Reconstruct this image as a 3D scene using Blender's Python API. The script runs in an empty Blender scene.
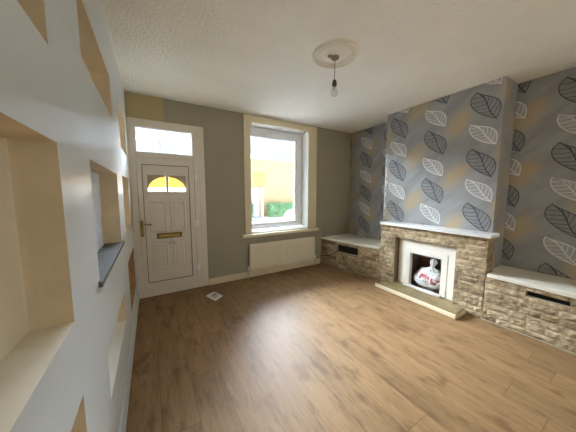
import bpy, bmesh, math, random
from mathutils import Vector, Matrix, noise
random.seed(7)
S = bpy.context.scene
COL = S.collection
pi = math.pi

# ------------------------------------------------------------------ materials
def nodes_of(name):
    m = bpy.data.materials.new(name); m.use_nodes = True
    nt = m.node_tree
    return m, nt, nt.nodes, nt.links, nt.nodes['Principled BSDF']

def math_node(nt, op, a, b=None, c=None):
    n = nt.nodes.new('ShaderNodeMath'); n.operation = op
    for i, v in enumerate((a, b, c)):
        if v is None: continue
        if isinstance(v, (int, float)): n.inputs[i].default_value = v
        else: nt.links.new(v, n.inputs[i])
    return n.outputs[0]

def mixcol(nt, fac, a, b):
    n = nt.nodes.new('ShaderNodeMix'); n.data_type = 'RGBA'
    for key, v in ((0, fac), (6, a), (7, b)):
        if isinstance(v, (int, float)): n.inputs[key].default_value = v
        elif isinstance(v, tuple): n.inputs[key].default_value = (*v, 1) if len(v) == 3 else v
        else: nt.links.new(v, n.inputs[key])
    return n.outputs[2]

def objcoord(nt, scale=None):
    tc = nt.nodes.new('ShaderNodeTexCoord')
    if scale is None: return tc.outputs['Object']
    mp = nt.nodes.new('ShaderNodeMapping'); mp.inputs['Scale'].default_value = scale
    nt.links.new(tc.outputs['Object'], mp.inputs['Vector'])
    return mp.outputs[0]

def noise_node(nt, vec, scale, detail=3, rough=.55):
    n = nt.nodes.new('ShaderNodeTexNoise')
    n.inputs['Scale'].default_value = scale; n.inputs['Detail'].default_value = detail
    n.inputs['Roughness'].default_value = rough
    if vec is not None: nt.links.new(vec, n.inputs['Vector'])
    return n.outputs['Fac']

def ramp01(nt, v, lo, hi):
    n = nt.nodes.new('ShaderNodeMapRange'); n.interpolation_type = 'SMOOTHSTEP'
    nt.links.new(v, n.inputs[0]); n.inputs[1].default_value = lo; n.inputs[2].default_value = hi
    return n.outputs[0]

def bump(nt, b, h, strength, dist=.01):
    n = nt.nodes.new('ShaderNodeBump'); n.inputs['Strength'].default_value = strength
    n.inputs['Distance'].default_value = dist
    nt.links.new(h, n.inputs['Height']); nt.links.new(n.outputs[0], b.inputs['Normal'])

def plain(name, col, rough=.5, metal=0, var=.06, vscale=6, bmp=0, bscale=60, spec=.5, bdist=.004):
    m, nt, N, Lk, b = nodes_of(name)
    b.inputs['Roughness'].default_value = rough; b.inputs['Metallic'].default_value = metal
    b.inputs['Specular IOR Level'].default_value = spec
    v = objcoord(nt)
    f = noise_node(nt, v, vscale)
    c = mixcol(nt, f, tuple(x*(1-var*2) for x in col), tuple(min(1, x*(1+var*2)) for x in col))
    Lk.new(c, b.inputs['Base Color'])
    if bmp: bump(nt, b, noise_node(nt, v, bscale, 4), bmp, bdist)
    return m

M = {}
M['left_paint'] = plain('left_paint', (.635, .675, .665), .38, var=.03, vscale=2.5, bmp=.15, bscale=9, bdist=.01)
M['tan'] = plain('niche_tan', (.74, .63, .44), .7, var=.10, vscale=7, bmp=.3, bscale=35)
M['cream_niche'] = plain('niche_cream', (.85, .79, .64), .6, var=.06, vscale=6, bmp=.2, bscale=20)
M['niche_white'] = plain('niche_white', (.80, .80, .74), .6, var=.04)
M['niche_brown'] = plain('niche_brown', (.42, .27, .12), .6, var=.15, vscale=9)
M['grey_paint'] = plain('grey_paint', (.385, .375, .34), .6, var=.02)
M['ceiling'] = plain('ceiling', (.91, .865, .735), .85, var=.035, vscale=3, bmp=.75, bscale=55, bdist=.012)
M['cream_gloss'] = plain('cream_gloss', (.80, .71, .50), .35, var=.02)
M['white_gloss'] = plain('white_gloss', (.86, .86, .82), .3, var=.02)
M['upvc'] = plain('upvc', (.85, .86, .85), .3, var=.015)
M['door_white'] = plain('door_white', (.77, .71, .61), .35, var=.02)
M['gasket'] = plain('gasket', (.16, .14, .12), .6)
M['brass'] = plain('brass', (.52, .36, .11), .25, metal=1, var=.08)
M['old_brass'] = plain('old_brass', (.20, .13, .045), .4, metal=1)
M['steel'] = plain('steel', (.55, .55, .56), .3, metal=1)
M['dark_metal'] = plain('dark_metal', (.10, .08, .06), .45, metal=.6)
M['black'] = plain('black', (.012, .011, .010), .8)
M['slate'] = plain('slate', (.10, .105, .10), .75, var=.22, vscale=14, bmp=.2, bscale=40)
M['shelf'] = plain('shelf_white', (.82, .78, .65), .33, var=.03)
M['surround'] = plain('surround_cream', (.82, .78, .66), .35, var=.03, bmp=.05)
M['firebox'] = plain('firebox_lining', (.26, .20, .16), .75, var=.25, vscale=9)
M['firebox_brown'] = plain('firebox_brown', (.33, .21, .14), .7, var=.2, vscale=7)
M['hearth_tile'] = plain('hearth_tile', (.25, .19, .09), .25, var=.22, vscale=9)
M['plaster'] = plain('torn_plaster', (.80, .79, .74), .8, var=.06, vscale=30)
M['torn_dark'] = plain('torn_dark', (.12, .11, .10), .9)
M['mortar'] = plain('mortar', (.34, .275, .175), .9, bmp=.4, bscale=90)
M['radiator'] = plain('radiator_cream', (.84, .78, .62), .35, var=.015)
M['rose'] = plain('rose_plaster', (.84, .785, .64), .7, var=.03)
M['cord'] = plain('cord', (.33, .28, .20), .6)
M['cable'] = plain('cable', (.05, .045, .04), .6)
M['paper'] = plain('paper', (.82, .82, .80), .6, var=.01)
M['paper_print'] = plain('paper_print', (.50, .50, .56), .6, var=.12, vscale=40)
M['paper_dark'] = plain('paper_dark', (.30, .27, .27), .6, var=.12, vscale=60)
M['curtain'] = plain('net_curtain', (.66, .72, .80), .5, var=.10, vscale=18)
M['asphalt'] = plain('asphalt', (.13, .14, .16), .9, var=.08, vscale=4)
M['pavement'] = plain('pavement', (.50, .50, .52), .9, var=.06, vscale=4)
M['render_white'] = plain('render_white', (.46, .45, .44), .85, var=.04, vscale=1)
M['house_stone'] = plain('house_stone', (.12, .10, .08), .9, var=.15)
M['gutter_white'] = plain('gutter_white', (.85, .85, .84), .5)
M['street_door'] = plain('street_door', (.46, .45, .50), .6)
M['yellow_panel'] = plain('yellow_panel', (.90, .66, .10), .5)
M['car_paint'] = plain('car_paint', (.78, .80, .84), .25, var=.01)
M['car_glass'] = plain('car_glass', (.06, .07, .09), .1)
M['tyre'] = plain('tyre', (.03, .03, .03), .8)
M['amber'] = plain('amber', (.95, .55, .08), .3)
M['red'] = plain('red', (.6, .05, .04), .3)

def make_back_paint():
    m, nt, N, Lk, b = nodes_of('back_wall_paint')
    b.inputs['Roughness'].default_value = .6
    tc = objcoord(nt); sp = nt.nodes.new('ShaderNodeSeparateXYZ'); Lk.new(tc, sp.inputs[0])
    edge = math_node(nt, 'ADD', sp.outputs[0], math_node(nt, 'MULTIPLY', noise_node(nt, tc, 12), .015))
    f = ramp01(nt, edge, .190, .200)
    g = mixcol(nt, noise_node(nt, tc, 3), (.335, .31, .225), (.375, .35, .26))
    Lk.new(mixcol(nt, f, (.47, .385, .19), g), b.inputs['Base Color'])
    return m
M['back_paint'] = make_back_paint()

def make_wallpaper():
    m, nt, N, Lk, b = nodes_of('leaf_wallpaper')
    b.inputs['Roughness'].default_value = .30; b.inputs['Specular IOR Level'].default_value = .75
    tc = objcoord(nt); sp = nt.nodes.new('ShaderNodeSeparateXYZ'); Lk.new(tc, sp.inputs[0])
    Y, Z = sp.outputs[1], sp.outputs[2]
    # brushed ochre strokes: one per half-drop cell, slanted up to the right
    u = math_node(nt, 'DIVIDE', math_node(nt, 'SUBTRACT', 1.5725, Y), .485)
    cell = math_node(nt, 'FLOOR', u); fu = math_node(nt, 'SUBTRACT', math_node(nt, 'FRACT', u), .5)
    par = math_node(nt, 'MULTIPLY', math_node(nt, 'FRACT', math_node(nt, 'MULTIPLY', cell, .5)), 1.0)
    v = math_node(nt, 'ADD', math_node(nt, 'DIVIDE', math_node(nt, 'SUBTRACT', Z, 1.205), .59), math_node(nt, 'ADD', par, math_node(nt, 'MULTIPLY', math_node(nt, 'GREATER_THAN', sp.outputs[0], 3.2), .5)))
    v = math_node(nt, 'SUBTRACT', v, math_node(nt, 'MULTIPLY', fu, .45))
    fv = math_node(nt, 'SUBTRACT', math_node(nt, 'FRACT', v), .5)
    a1 = math_node(nt, 'MULTIPLY', fu, 2.6); a2 = math_node(nt, 'MULTIPLY', fv, 3.3)
    r = math_node(nt, 'SQRT', math_node(nt, 'ADD', math_node(nt, 'MULTIPLY', a1, a1), math_node(nt, 'MULTIPLY', a2, a2)))
    m0 = nt.nodes.new('ShaderNodeMapping'); m0.inputs['Rotation'].default_value = (math.radians(40), 0, 0); Lk.new(tc, m0.inputs['Vector'])
    mp = nt.nodes.new('ShaderNodeMapping'); mp.inputs['Scale'].default_value = (3, 2.6, 10); Lk.new(m0.outputs[0], mp.inputs['Vector'])
    str_ = noise_node(nt, mp.outputs[0], 1.6, 5, .65)
    rr = math_node(nt, 'ADD', r, math_node(nt, 'MULTIPLY', math_node(nt, 'SUBTRACT', str_, .5), 1.6))
    f = math_node(nt, 'MULTIPLY', math_node(nt, 'SUBTRACT', 1.0, ramp01(nt, rr, .25, 1.05)), .78)
    soft = noise_node(nt, mp.outputs[0], .8, 4, .6)
    base = mixcol(nt, ramp01(nt, soft, .32, .68), (.28, .276, .262), (.365, .366, .36))
    Lk.new(mixcol(nt, f, base, (.50, .37, .19)), b.inputs['Base Color'])
    return m
M['wallpaper'] = make_wallpaper()
M['leaf_dark'] = plain('leaf_dark', (.055, .058, .065), .30, var=.1)
M['leaf_dark_fill'] = plain('leaf_dark_fill', (.265, .265, .26), .30, var=.14, vscale=14)
M['leaf_white'] = plain('leaf_white', (.80, .78, .73), .30, var=.05)
M['leaf_white_fill'] = plain('leaf_white_fill', (.43, .43, .415), .30, var=.10, vscale=14)

def make_floor():
    m, nt, N, Lk, b = nodes_of('oak_laminate')
    tc = objcoord(nt); sp = nt.nodes.new('ShaderNodeSeparateXYZ'); Lk.new(tc, sp.inputs[0])
    X, Y = sp.outputs[0], sp.outputs[1]
    W, Ln = .193, 1.29
    px = math_node(nt, 'DIVIDE', math_node(nt, 'ADD', X, 5.03), W)
    ix = math_node(nt, 'FLOOR', px); fx = math_node(nt, 'FRACT', px)
    wn = nt.nodes.new('ShaderNodeTexWhiteNoise'); wn.noise_dimensions = '1D'; Lk.new(ix, wn.inputs['W'])
    py = math_node(nt, 'ADD', math_node(nt, 'DIVIDE', Y, Ln), math_node(nt, 'MULTIPLY', wn.outputs['Value'], 7.0))
    iy = math_node(nt, 'FLOOR', py); fy = math_node(nt, 'FRACT', py)
    cmb = nt.nodes.new('ShaderNodeCombineXYZ'); Lk.new(ix, cmb.inputs[0]); Lk.new(iy, cmb.inputs[1])
    w2 = nt.nodes.new('ShaderNodeTexWhiteNoise'); w2.noise_dimensions = '3D'; Lk.new(cmb.outputs[0], w2.inputs['Vector'])
    rnd = w2.outputs['Value']
    # grain coordinates, shifted per plank
    c2 = nt.nodes.new('ShaderNodeCombineXYZ')
    Lk.new(math_node(nt, 'MULTIPLY', X, 1.0), c2.inputs[0]); Lk.new(math_node(nt, 'MULTIPLY', Y, .11), c2.inputs[1])
    Lk.new(math_node(nt, 'MULTIPLY', rnd, 40.0), c2.inputs[2])
    g1 = noise_node(nt, c2.outputs[0], 16, 6, .62)
    g2 = noise_node(nt, c2.outputs[0], 75, 4, .6)
    c3 = nt.nodes.new('ShaderNodeCombineXYZ')
    Lk.new(X, c3.inputs[0]); Lk.new(math_node(nt, 'MULTIPLY', Y, .36), c3.inputs[1]); Lk.new(math_node(nt, 'MULTIPLY', rnd, 23.0), c3.inputs[2])
    kn = noise_node(nt, c3.outputs[0], 13, 4, .6)
    base = mixcol(nt, g1, (.13, .072, .029), (.435, .272, .132))
    base = mixcol(nt, math_node(nt, 'MULTIPLY', ramp01(nt, g2, .50, .70), .5), base, (.15, .08, .038))
    base = mixcol(nt, math_node(nt, 'MULTIPLY', ramp01(nt, kn, .50, .70), .75), base, (.15, .082, .035))
    tone = mixcol(nt, rnd, (.90, .89, .88), (1.08, 1.07, 1.06))
    mul = nt.nodes.new('ShaderNodeMix'); mul.data_type = 'RGBA'; mul.blend_type = 'MULTIPLY'; mul.inputs[0].default_value = 1
    Lk.new(base, mul.inputs[6]); Lk.new(tone, mul.inputs[7])
    ex = math_node(nt, 'LESS_THAN', math_node(nt, 'MULTIPLY', math_node(nt, 'MINIMUM', fx, math_node(nt, 'SUBTRACT', 1.0, fx)), W), .0016)
    ey = math_node(nt, 'LESS_THAN', math_node(nt, 'MULTIPLY', math_node(nt, 'MINIMUM', fy, math_node(nt, 'SUBTRACT', 1.0, fy)), Ln), .0020)
    seam = math_node(nt, 'MAXIMUM', ex, ey)
    Lk.new(mixcol(nt, math_node(nt, 'MULTIPLY', seam, .45), mul.outputs[2], (.05, .03, .018)), b.inputs['Base Color'])
    Lk.new(math_node(nt, 'ADD', .46, math_node(nt, 'MULTIPLY', g1, .12)), b.inputs['Roughness'])
    b.inputs['Specular IOR Level'].default_value = .21
    bump(nt, b, math_node(nt, 'SUBTRACT', math_node(nt, 'MULTIPLY', g2, .25), seam), .12, .002)
    return m
M['floor'] = make_floor()

def make_stone(name, a, c):
    m, nt, N, Lk, b = nodes_of(name)
    b.inputs['Roughness'].default_value = .85
    v = objcoord(nt)
    f = noise_node(nt, v, 26, 5, .65); g = noise_node(nt, v, 7, 2)
    k = math_node(nt, 'ADD', math_node(nt, 'MULTIPLY', f, .6), math_node(nt, 'MULTIPLY', g, .4))
    Lk.new(mixcol(nt, ramp01(nt, k, .34, .66), a, c), b.inputs['Base Color'])
    bump(nt, b, noise_node(nt, v, 70, 5, .7), .6, .008)
    return m
M['stone0'] = make_stone('stone_buff', (.20, .135, .07), (.50, .385, .225))
M['stone1'] = make_stone('stone_sand', (.27, .19, .10), (.60, .48, .30))
M['stone2'] = make_stone('stone_brown', (.15, .095, .05), (.40, .285, .16))
M['stone3'] = make_stone('stone_olive', (.19, .14, .075), (.48, .385, .23))
STONES = ['stone0', 'stone1', 'stone2', 'stone3']

def make_glass():
    m, nt, N, Lk, b = nodes_of('window_glass')
    N.remove(b)
    out = N['Material Output']
    t = N.new('ShaderNodeBsdfTransparent'); g = N.new('ShaderNodeBsdfGlossy'); g.inputs['Roughness'].default_value = .03
    fr = N.new('ShaderNodeFresnel'); fr.inputs['IOR'].default_value = 1.45
    mx = N.new('ShaderNodeMixShader')
    Lk.new(fr.outputs[0], mx.inputs[0]); Lk.new(t.outputs[0], mx.inputs[1]); Lk.new(g.outputs[0], mx.inputs[2])
    Lk.new(mx.outputs[0], out.inputs['Surface'])
    return m
M['glass'] = make_glass()

def make_stained(name='amber_glass', ca=(.33, .19, .05), cb=(.46, .33, .14)):
    m, nt, N, Lk, b = nodes_of(name)
    N.remove(b); out = N['Material Output']
    tl = N.new('ShaderNodeBsdfTranslucent'); tr = N.new('ShaderNodeBsdfTransparent')
    v = objcoord(nt)
    f = noise_node(nt, v, 25, 2)
    c = mixcol(nt, f, ca, cb)
    Lk.new(c, tl.inputs[0]); Lk.new(c, tr.inputs[0])
    mx = N.new('ShaderNodeMixShader'); mx.inputs[0].default_value = .55
    Lk.new(tr.outputs[0], mx.inputs[1]); Lk.new(tl.outputs[0], mx.inputs[2]); Lk.new(mx.outputs[0], out.inputs['Surface'])
    return m
M['amber_glass'] = make_stained()
M['frosted_glass'] = make_stained('frosted_glass', (.80, .82, .80), (.92, .92, .88))
M['spandrel'] = plain('spandrel_glass', (.38, .32, .22), .3)

def make_bulb():
    m, nt, N, Lk, b = nodes_of('bulb_glass')
    b.inputs['Base Color'].default_value = (.92, .92, .90, 1); b.inputs['Roughness'].default_value = .05
    b.inputs['Transmission Weight'].default_value = .9; b.inputs['IOR'].default_value = 1.2
    return m
M['bulb'] = make_bulb()

def make_brickwork(name, c1, c2, mo):
    m, nt, N, Lk, b = nodes_of(name)
    b.inputs['Roughness'].default_value = .9
    tc = objcoord(nt)
    sp = N.new('ShaderNodeSeparateXYZ'); Lk.new(tc, sp.inputs[0])
    cb = N.new('ShaderNodeCombineXYZ'); Lk.new(sp.outputs[0], cb.inputs[0]); Lk.new(sp.outputs[2], cb.inputs[1])
    br = N.new('ShaderNodeTexBrick'); br.inputs['Scale'].default_value = 1
    br.inputs['Brick Width'].default_value = .45; br.inputs['Row Height'].default_value = .15; br.inputs['Mortar Size'].default_value = .014
    br.inputs['Color1'].default_value = (*c1, 1); br.inputs['Color2'].default_value = (*c2, 1); br.inputs['Mortar'].default_value = (*mo, 1)
    Lk.new(cb.outputs[0], br.inputs['Vector']); Lk.new(br.outputs['Color'], b.inputs['Base Color'])
    return m
M['yellow_brick'] = make_brickwork('yellow_brick', (.50, .345, .175), (.45, .31, .155), (.42, .33, .20))

def make_bag():
    m, nt, N, Lk, b = nodes_of('carrier_bag_plastic')
    b.inputs['Roughness'].default_value = .3
    tc = objcoord(nt); sp = N.new('ShaderNodeSeparateXYZ'); Lk.new(tc, sp.inputs[0])
    Y, Z = sp.outputs[1], sp.outputs[2]
    # slanted red lettering band falling to the right of the front
    t = math_node(nt, 'SUBTRACT', Z, math_node(nt, 'ADD', .165, math_node(nt, 'MULTIPLY', Y, .30)))
    band = math_node(nt, 'LESS_THAN', math_node(nt, 'ABSOLUTE', t), .042)
    mp = N.new('ShaderNodeMapping'); mp.inputs['Scale'].default_value = (1, 34, 17); Lk.new(tc, mp.inputs['Vector'])
    ink = ramp01(nt, noise_node(nt, mp.outputs[0], 1.1, 1, .4), .47, .53)
    red = math_node(nt, 'MULTIPLY', band, ink)
    st = math_node(nt, 'GREATER_THAN', math_node(nt, 'SINE', math_node(nt, 'MULTIPLY', Z, 190)), .05)
    low = math_node(nt, 'MULTIPLY', math_node(nt, 'LESS_THAN', t, -.045), math_node(nt, 'GREATER_THAN', Y, -.035))
    lines = math_node(nt, 'MULTIPLY', math_node(nt, 'MULTIPLY', st, low), .6)
    c = mixcol(nt, lines, (.82, .82, .81), (.30, .36, .39))
    c = mixcol(nt, math_node(nt, 'MULTIPLY', red, .85), c, (.62, .05, .10))
    Lk.new(c, b.inputs['Base Color'])
    b.inputs['Subsurface Weight'].default_value = 0
    bump(nt, b, noise_node(nt, tc, 22, 3), .5, .02)
    return m
M['bag'] = make_bag()

def make_hedge():
    return plain('hedge_leaf', (.16, .30, .13), .6, var=.3, vscale=9)
M['hedge'] = make_hedge()

# ------------------------------------------------------------------ mesh builder
class MB:
    def __init__(s): s.v = []; s.f = []; s.m = []; s.mats = []; s.sm = []
    def mi(s, mat):
        if mat not in s.mats: s.mats.append(mat)
        return s.mats.index(mat)
    def poly(s, pts, mat, smooth=False):
        i = len(s.v); s.v += [tuple(p) for p in pts]
        s.f.append(tuple(range(i, i+len(pts)))); s.m.append(s.mi(mat)); s.sm.append(smooth)
    def add(s, vs, fs, mat, smooth=False):
        i = len(s.v); s.v += [tuple(p) for p in vs]; k = s.mi(mat)
        for f in fs: s.f.append(tuple(i+j for j in f)); s.m.append(k); s.sm.append(smooth)
    def bm_add(s, bm, mat, smooth=False):
        bm.verts.index_update()
        s.add([v.co[:] for v in bm.verts], [[v.index for v in f.verts] for f in bm.faces], mat, smooth); bm.free()
    def box(s, x0, x1, y0, y1, z0, z1, mat, bev=0, seg=2):
        bm = bmesh.new(); bmesh.ops.create_cube(bm, size=1)
        for v in bm.verts:
            v.co = Vector((x0+(v.co.x+.5)*(x1-x0), y0+(v.co.y+.5)*(y1-y0), z0+(v.co.z+.5)*(z1-z0)))
        if bev: bmesh.ops.bevel(bm, geom=bm.edges[:], offset=bev, segments=seg, profile=.5, affect='EDGES', clamp_overlap=True)
        s.bm_add(bm, mat)
    def prism(s, pts, d, mat, bev=0):
        """closed planar loop extruded by vector d"""
        bm = bmesh.new(); d = Vector(d)
        a = [bm.verts.new(p) for p in pts]; b = [bm.verts.new(Vector(p)+d) for p in pts]
        n = len(pts); bm.faces.new(a); bm.faces.new(list(reversed(b)))
        for i in range(n): bm.faces.new((a[i], b[i], b[(i+1) % n], a[(i+1) % n]))
        bmesh.ops.recalc_face_normals(bm, faces=bm.faces[:])
        if bev: bmesh.ops.bevel(bm, geom=bm.edges[:], offset=bev, segments=2, profile=.5, affect='EDGES', clamp_overlap=True)
        s.bm_add(bm, mat)
    def lathe(s, c, axis, prof, mat, n=32, smooth=True):
        """prof: list of (radius, along)"""
        ax = Vector(axis).normalized(); u = ax.orthogonal().normalized(); w = ax.cross(u); c = Vector(c)
        vs = []; fs = []
        for r, h in prof:
            for k in range(n):
                a = 2*pi*k/n; vs.append(c+ax*h+(u*math.cos(a)+w*math.sin(a))*r)
        for i in range(len(prof)-1):
            for k in range(n):
                fs.append((i*n+k, i*n+(k+1) % n, (i+1)*n+(k+1) % n, (i+1)*n+k))
        fs.append(tuple(range(n))); fs.append(tuple((len(prof)-1)*n+k for k in reversed(range(n))))
        s.add(vs, fs, mat, smooth)
    def tube(s, pts, r, mat, n=10):
        pts = [Vector(p) for p in pts]; vs = []; fs = []
        t0 = (pts[1]-pts[0]).normalized(); u = t0.orthogonal().normalized()
        for i, p in enumerate(pts):
            t = (pts[min(i+1, len(pts)-1)]-pts[max(i-1, 0)]).normalized()
            u = (u-t*u.dot(t)).normalized(); w = t.cross(u)
            for k in range(n): vs.append(p+(u*math.cos(2*pi*k/n)+w*math.sin(2*pi*k/n))*r)
        for i in range(len(pts)-1):
            for k in range(n): fs.append((i*n+k, i*n+(k+1) % n, (i+1)*n+(k+1) % n, (i+1)*n+k))
        fs.append(tuple(reversed(range(n)))); fs.append(tuple((len(pts)-1)*n+k for k in range(n)))
        s.add(vs, fs, mat, True)
    def build(s, name, parent=None, origin=None):
        """vertices are in world space; the object's origin goes to its base (or its parent's)"""
        me = bpy.data.meshes.new(name)
        if parent is not None: o0 = world_of(parent)
        elif origin is not None: o0 = Vector(origin)
        else:
            xs = [v[0] for v in s.v]; ys = [v[1] for v in s.v]; zs = [v[2] for v in s.v]
            o0 = Vector(((min(xs)+max(xs))/2, (min(ys)+max(ys))/2, min(zs)))
        me.from_pydata([Vector(v)-o0 for v in s.v], [], s.f)
        for mt in s.mats: me.materials.append(M[mt])
        for p, k, q in zip(me.polygons, s.m, s.sm): p.material_index = k; p.use_smooth = q
        bm = bmesh.new(); bm.from_mesh(me)
        bm.normal_update()
        bm.to_mesh(me); bm.free()
        me.update()
        o = bpy.data.objects.new(name, me); COL.objects.link(o)
        if parent is not None: o.parent = parent
        else: o.location = o0
        return o

def world_of(o):
    v = Vector(o.location)
    while o.parent: o = o.parent; v += Vector(o.location)
    return v

def tag(o, label, cat, group=None):
    o['label'] = label; o['category'] = cat
    if group: o['group'] = group
    return o

def thing(name, label, cat, loc, group=None):
    o = bpy.data.objects.new(name, None); o.empty_display_size = .05
    COL.objects.link(o); o.location = loc
    return tag(o, label, cat, group)

def structure(o, label=None, cat=None):
    o['kind'] = 'structure'
    if label: o['label'] = label
    if cat: o['category'] = cat
    return o

# ------------------------------------------------------------------ room numbers
XL, YB, XC, XA, XP = -.199, 3.2823, 3.0615, 3.3802, 2.8871
H = 2.45
YR = -1.25                     # wall behind the camera
CY0, CY1 = .939, 2.262         # papered chimney breast
BY0, BY1 = .912, 2.165         # stone fireplace front

# floor and ceiling
b = MB(); b.box(XL-.6, XA+.25, YR-.2, YB+.36, -.12, 0, 'floor')
structure(b.build('floor', origin=(0, 0, 0)), 'brown oak laminate plank floor', 'floor')
b = MB(); b.box(XL-.6, XA+.25, YR-.2, YB+.36, H, H+.12, 'ceiling')
structure(b.build('ceiling', origin=(0, 0, 0)), 'cream textured ceiling', 'ceiling')

# left wall with its grid of shallow recesses
def grid_wall(b, us, vs, holes, pt, mat):
    for i in range(len(us)-1):
        for j in range(len(vs)-1):
            cu, cv = (us[i]+us[i+1])/2, (vs[j]+vs[j+1])/2
            if any(h[0] < cu < h[1] and h[2] < cv < h[3] for h in holes): continue
            b.poly([pt(us[i], vs[j], 0), pt(us[i+1], vs[j], 0), pt(us[i+1], vs[j+1], 0), pt(us[i], vs[j+1], 0)], mat)

NICHES = [  # y0, y1, z0, z1, depth, jamb, floor, back
    (.02, .826, 1.672, 2.08, .10, 'tan', 'tan', 'tan'),
    (.02, .821, .953, 1.436, .088, 'tan', 'cream_niche', 'cream_niche'),
    (.02, .835, .30, .722, .09, 'tan', 'tan', 'tan'),
    (1.19, 2.015, 1.812, 2.09, .10, 'tan', 'tan', 'tan'),
    (1.185, 2.03, .925, 1.441, .11, 'tan', 'tan', 'tan'),
    (1.215, 1.96, .388, .60, .058, 'tan', 'niche_white', 'niche_white'),
    (2.44, 3.06, 1.70, 2.10, .09, 'tan', 'tan', 'tan'),
    (2.392, 3.0, .965, 1.457, .09, 'tan', 'tan', 'tan'),
    (2.37, 3.08, .25, .70, .09, 'niche_brown', 'niche_brown', 'niche_brown'),
]
b = MB()
us = sorted(set([YR-.1, YB+.02] + [h[0] for h in NICHES] + [h[1] for h in NICHES]))
vs = sorted(set([0, H] + [h[2] for h in NICHES] + [h[3] for h in NICHES]))
grid_wall(b, us, vs, NICHES, lambda u, v, w: (XL-w, u, v), 'left_paint')
for y0, y1, z0, z1, d, mj, mf, mb in NICHES:
    x0, x1 = XL, XL-d
    b.poly([(x0, y0, z0), (x1, y0, z0), (x1, y0, z1), (x0, y0, z1)], mj)
    b.poly([(x0, y1, z1), (x1, y1, z1), (x1, y1, z0), (x0, y1, z0)], mj)
    b.poly([(x0, y0, z1), (x1, y0, z1), (x1, y1, z1), (x0, y1, z1)], mj)
    b.poly([(x0, y0, z0), (x0, y1, z0), (x1, y1, z0), (x1, y0, z0)], mf)
    b.poly([(x1, y0, z0), (x1, y1, z0), (x1, y1, z1), (x1, y0, z1)], mb)
    # softly rounded plaster in the far inner corner
    for k in range(5):
        a0, a1 = pi/2*k/5, pi/2*(k+1)/5; r = .016
        P = lambda a: (x1+r-r*math.cos(a), y1-r+r*math.sin(a))
        (ax, ay), (bx, by) = P(a0), P(a1)
        b.poly([(ax, ay, z0), (bx, by, z0), (bx, by, z1), (ax, ay, z1)], mb if k < 2 else mj, True)
# body of the wall behind the recesses
b.box(XL-.30, XL-.125, YR-.1, YB+.36, 0, H, 'left_paint')
structure(b.build('wall_left', origin=(0, 0, 0)), 'pale grey wall full of rectangular recesses', 'wall')

# far wall (door and window wall)
DX0, DX1, DZ = XL+.001, .642, 2.175
WX0, WX1, WZ0, WZ1 = 1.30, 2.362, .70, 2.347
WR0 = 1.222        # the recess runs a little behind the left moulding
b = MB()
holes = [(DX0, DX1, 0, DZ), (WR0, WX1, WZ0-.03, WZ1)]
us = sorted(set([XL-.3, XA+.02] + [q for h in holes for q in h[:2]])); vs = sorted(set([0, H] + [q for h in holes for q in h[2:]]))
grid_wall(b, us, vs, holes, lambda u, v, w: (u, YB, v), 'back_paint')
YO = YB+.34
grid_wall(b, us, vs, holes, lambda u, v, w: (u, YO, v), 'house_stone')
for x0, x1, z0, z1 in holes:
    mt = 'cream_gloss' if z0 == 0 else 'white_gloss'
    b.poly([(x0, YB, z0), (x0, YO, z0), (x0, YO, z1), (x0, YB, z1)], mt)
    b.poly([(x1, YB, z0), (x1, YB, z1), (x1, YO, z1), (x1, YO, z0)], mt)
    b.poly([(x0, YB, z1), (x0, YO, z1), (x1, YO, z1), (x1, YB, z1)], mt)
    b.poly([(x0, YB, z0), (x1, YB, z0), (x1, YO, z0), (x0, YO, z0)], mt)
structure(b.build('wall_back', origin=(0, 0, 0)), 'grey wall holding the front door and the window', 'wall')

# wall behind the camera, with a window opening added for fill light
b = MB()
RX0, RX1, RZ0, RZ1 = .75, 2.75, .75, 2.1
hr = [(RX0, RX1, RZ0, RZ1)]
us = sorted([XL-.3, XA+.02, RX0, RX1]); vs = [0, RZ0, RZ1, H]
grid_wall(b, us, vs, hr, lambda u, v, w: (u, YR, v), 'grey_paint')
grid_wall(b, us, vs, hr, lambda u, v, w: (u, YR-.2, v), 'render_white')
for A_, B_ in (((RX0, RZ0), (RX0, RZ1)), ((RX0, RZ1), (RX1, RZ1)), ((RX1, RZ1), (RX1, RZ0)), ((RX1, RZ0), (RX0, RZ0))):
    b.poly([(A_[0], YR, A_[1]), (B_[0], YR, B_[1]), (B_[0], YR-.2, B_[1]), (A_[0], YR-.2, A_[1])], 'white_gloss')
structure(b.build('wall_rear', origin=(0, 0, 0)), 'grey wall behind the camera', 'wall')
b = MB()
for x0, x1, z0, z1 in ((RX0, RX1, RZ0, RZ0+.06), (RX0, RX1, RZ1-.06, RZ1), (RX0, RX0+.06, RZ0, RZ1), (RX1-.06, RX1, RZ0, RZ1), (1.72, 1.78, RZ0, RZ1)):
    b.box(x0, x1, YR-.13, YR-.07, z0, z1, 'upvc', .006)
w2 = structure(b.build('window_added'), 'white window added behind the camera for fill light', 'window')
b = MB(); b.box(RX0+.05, RX1-.05, YR-.103, YR-.097, RZ0+.05, RZ1-.05, 'glass'); b.build('pane', w2)

# ------------------------------------------------------------------ right wall: papered chimney breast and alcoves
wr_ = MB(); wr_.box(XA, XA+.12, YR-.1, YB+.02, 0, H, 'wallpaper')
wc_ = MB(); wc_.box(XC, XA-.0005, CY0, CY1, .70, H, 'wallpaper')
wc_.box(XC, XA-.0005, CY0, CY0+.03, 0, .70, 'wallpaper'); wc_.box(XC, XA-.0005, CY1-.03, CY1, 0, .70, 'wallpaper')

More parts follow.
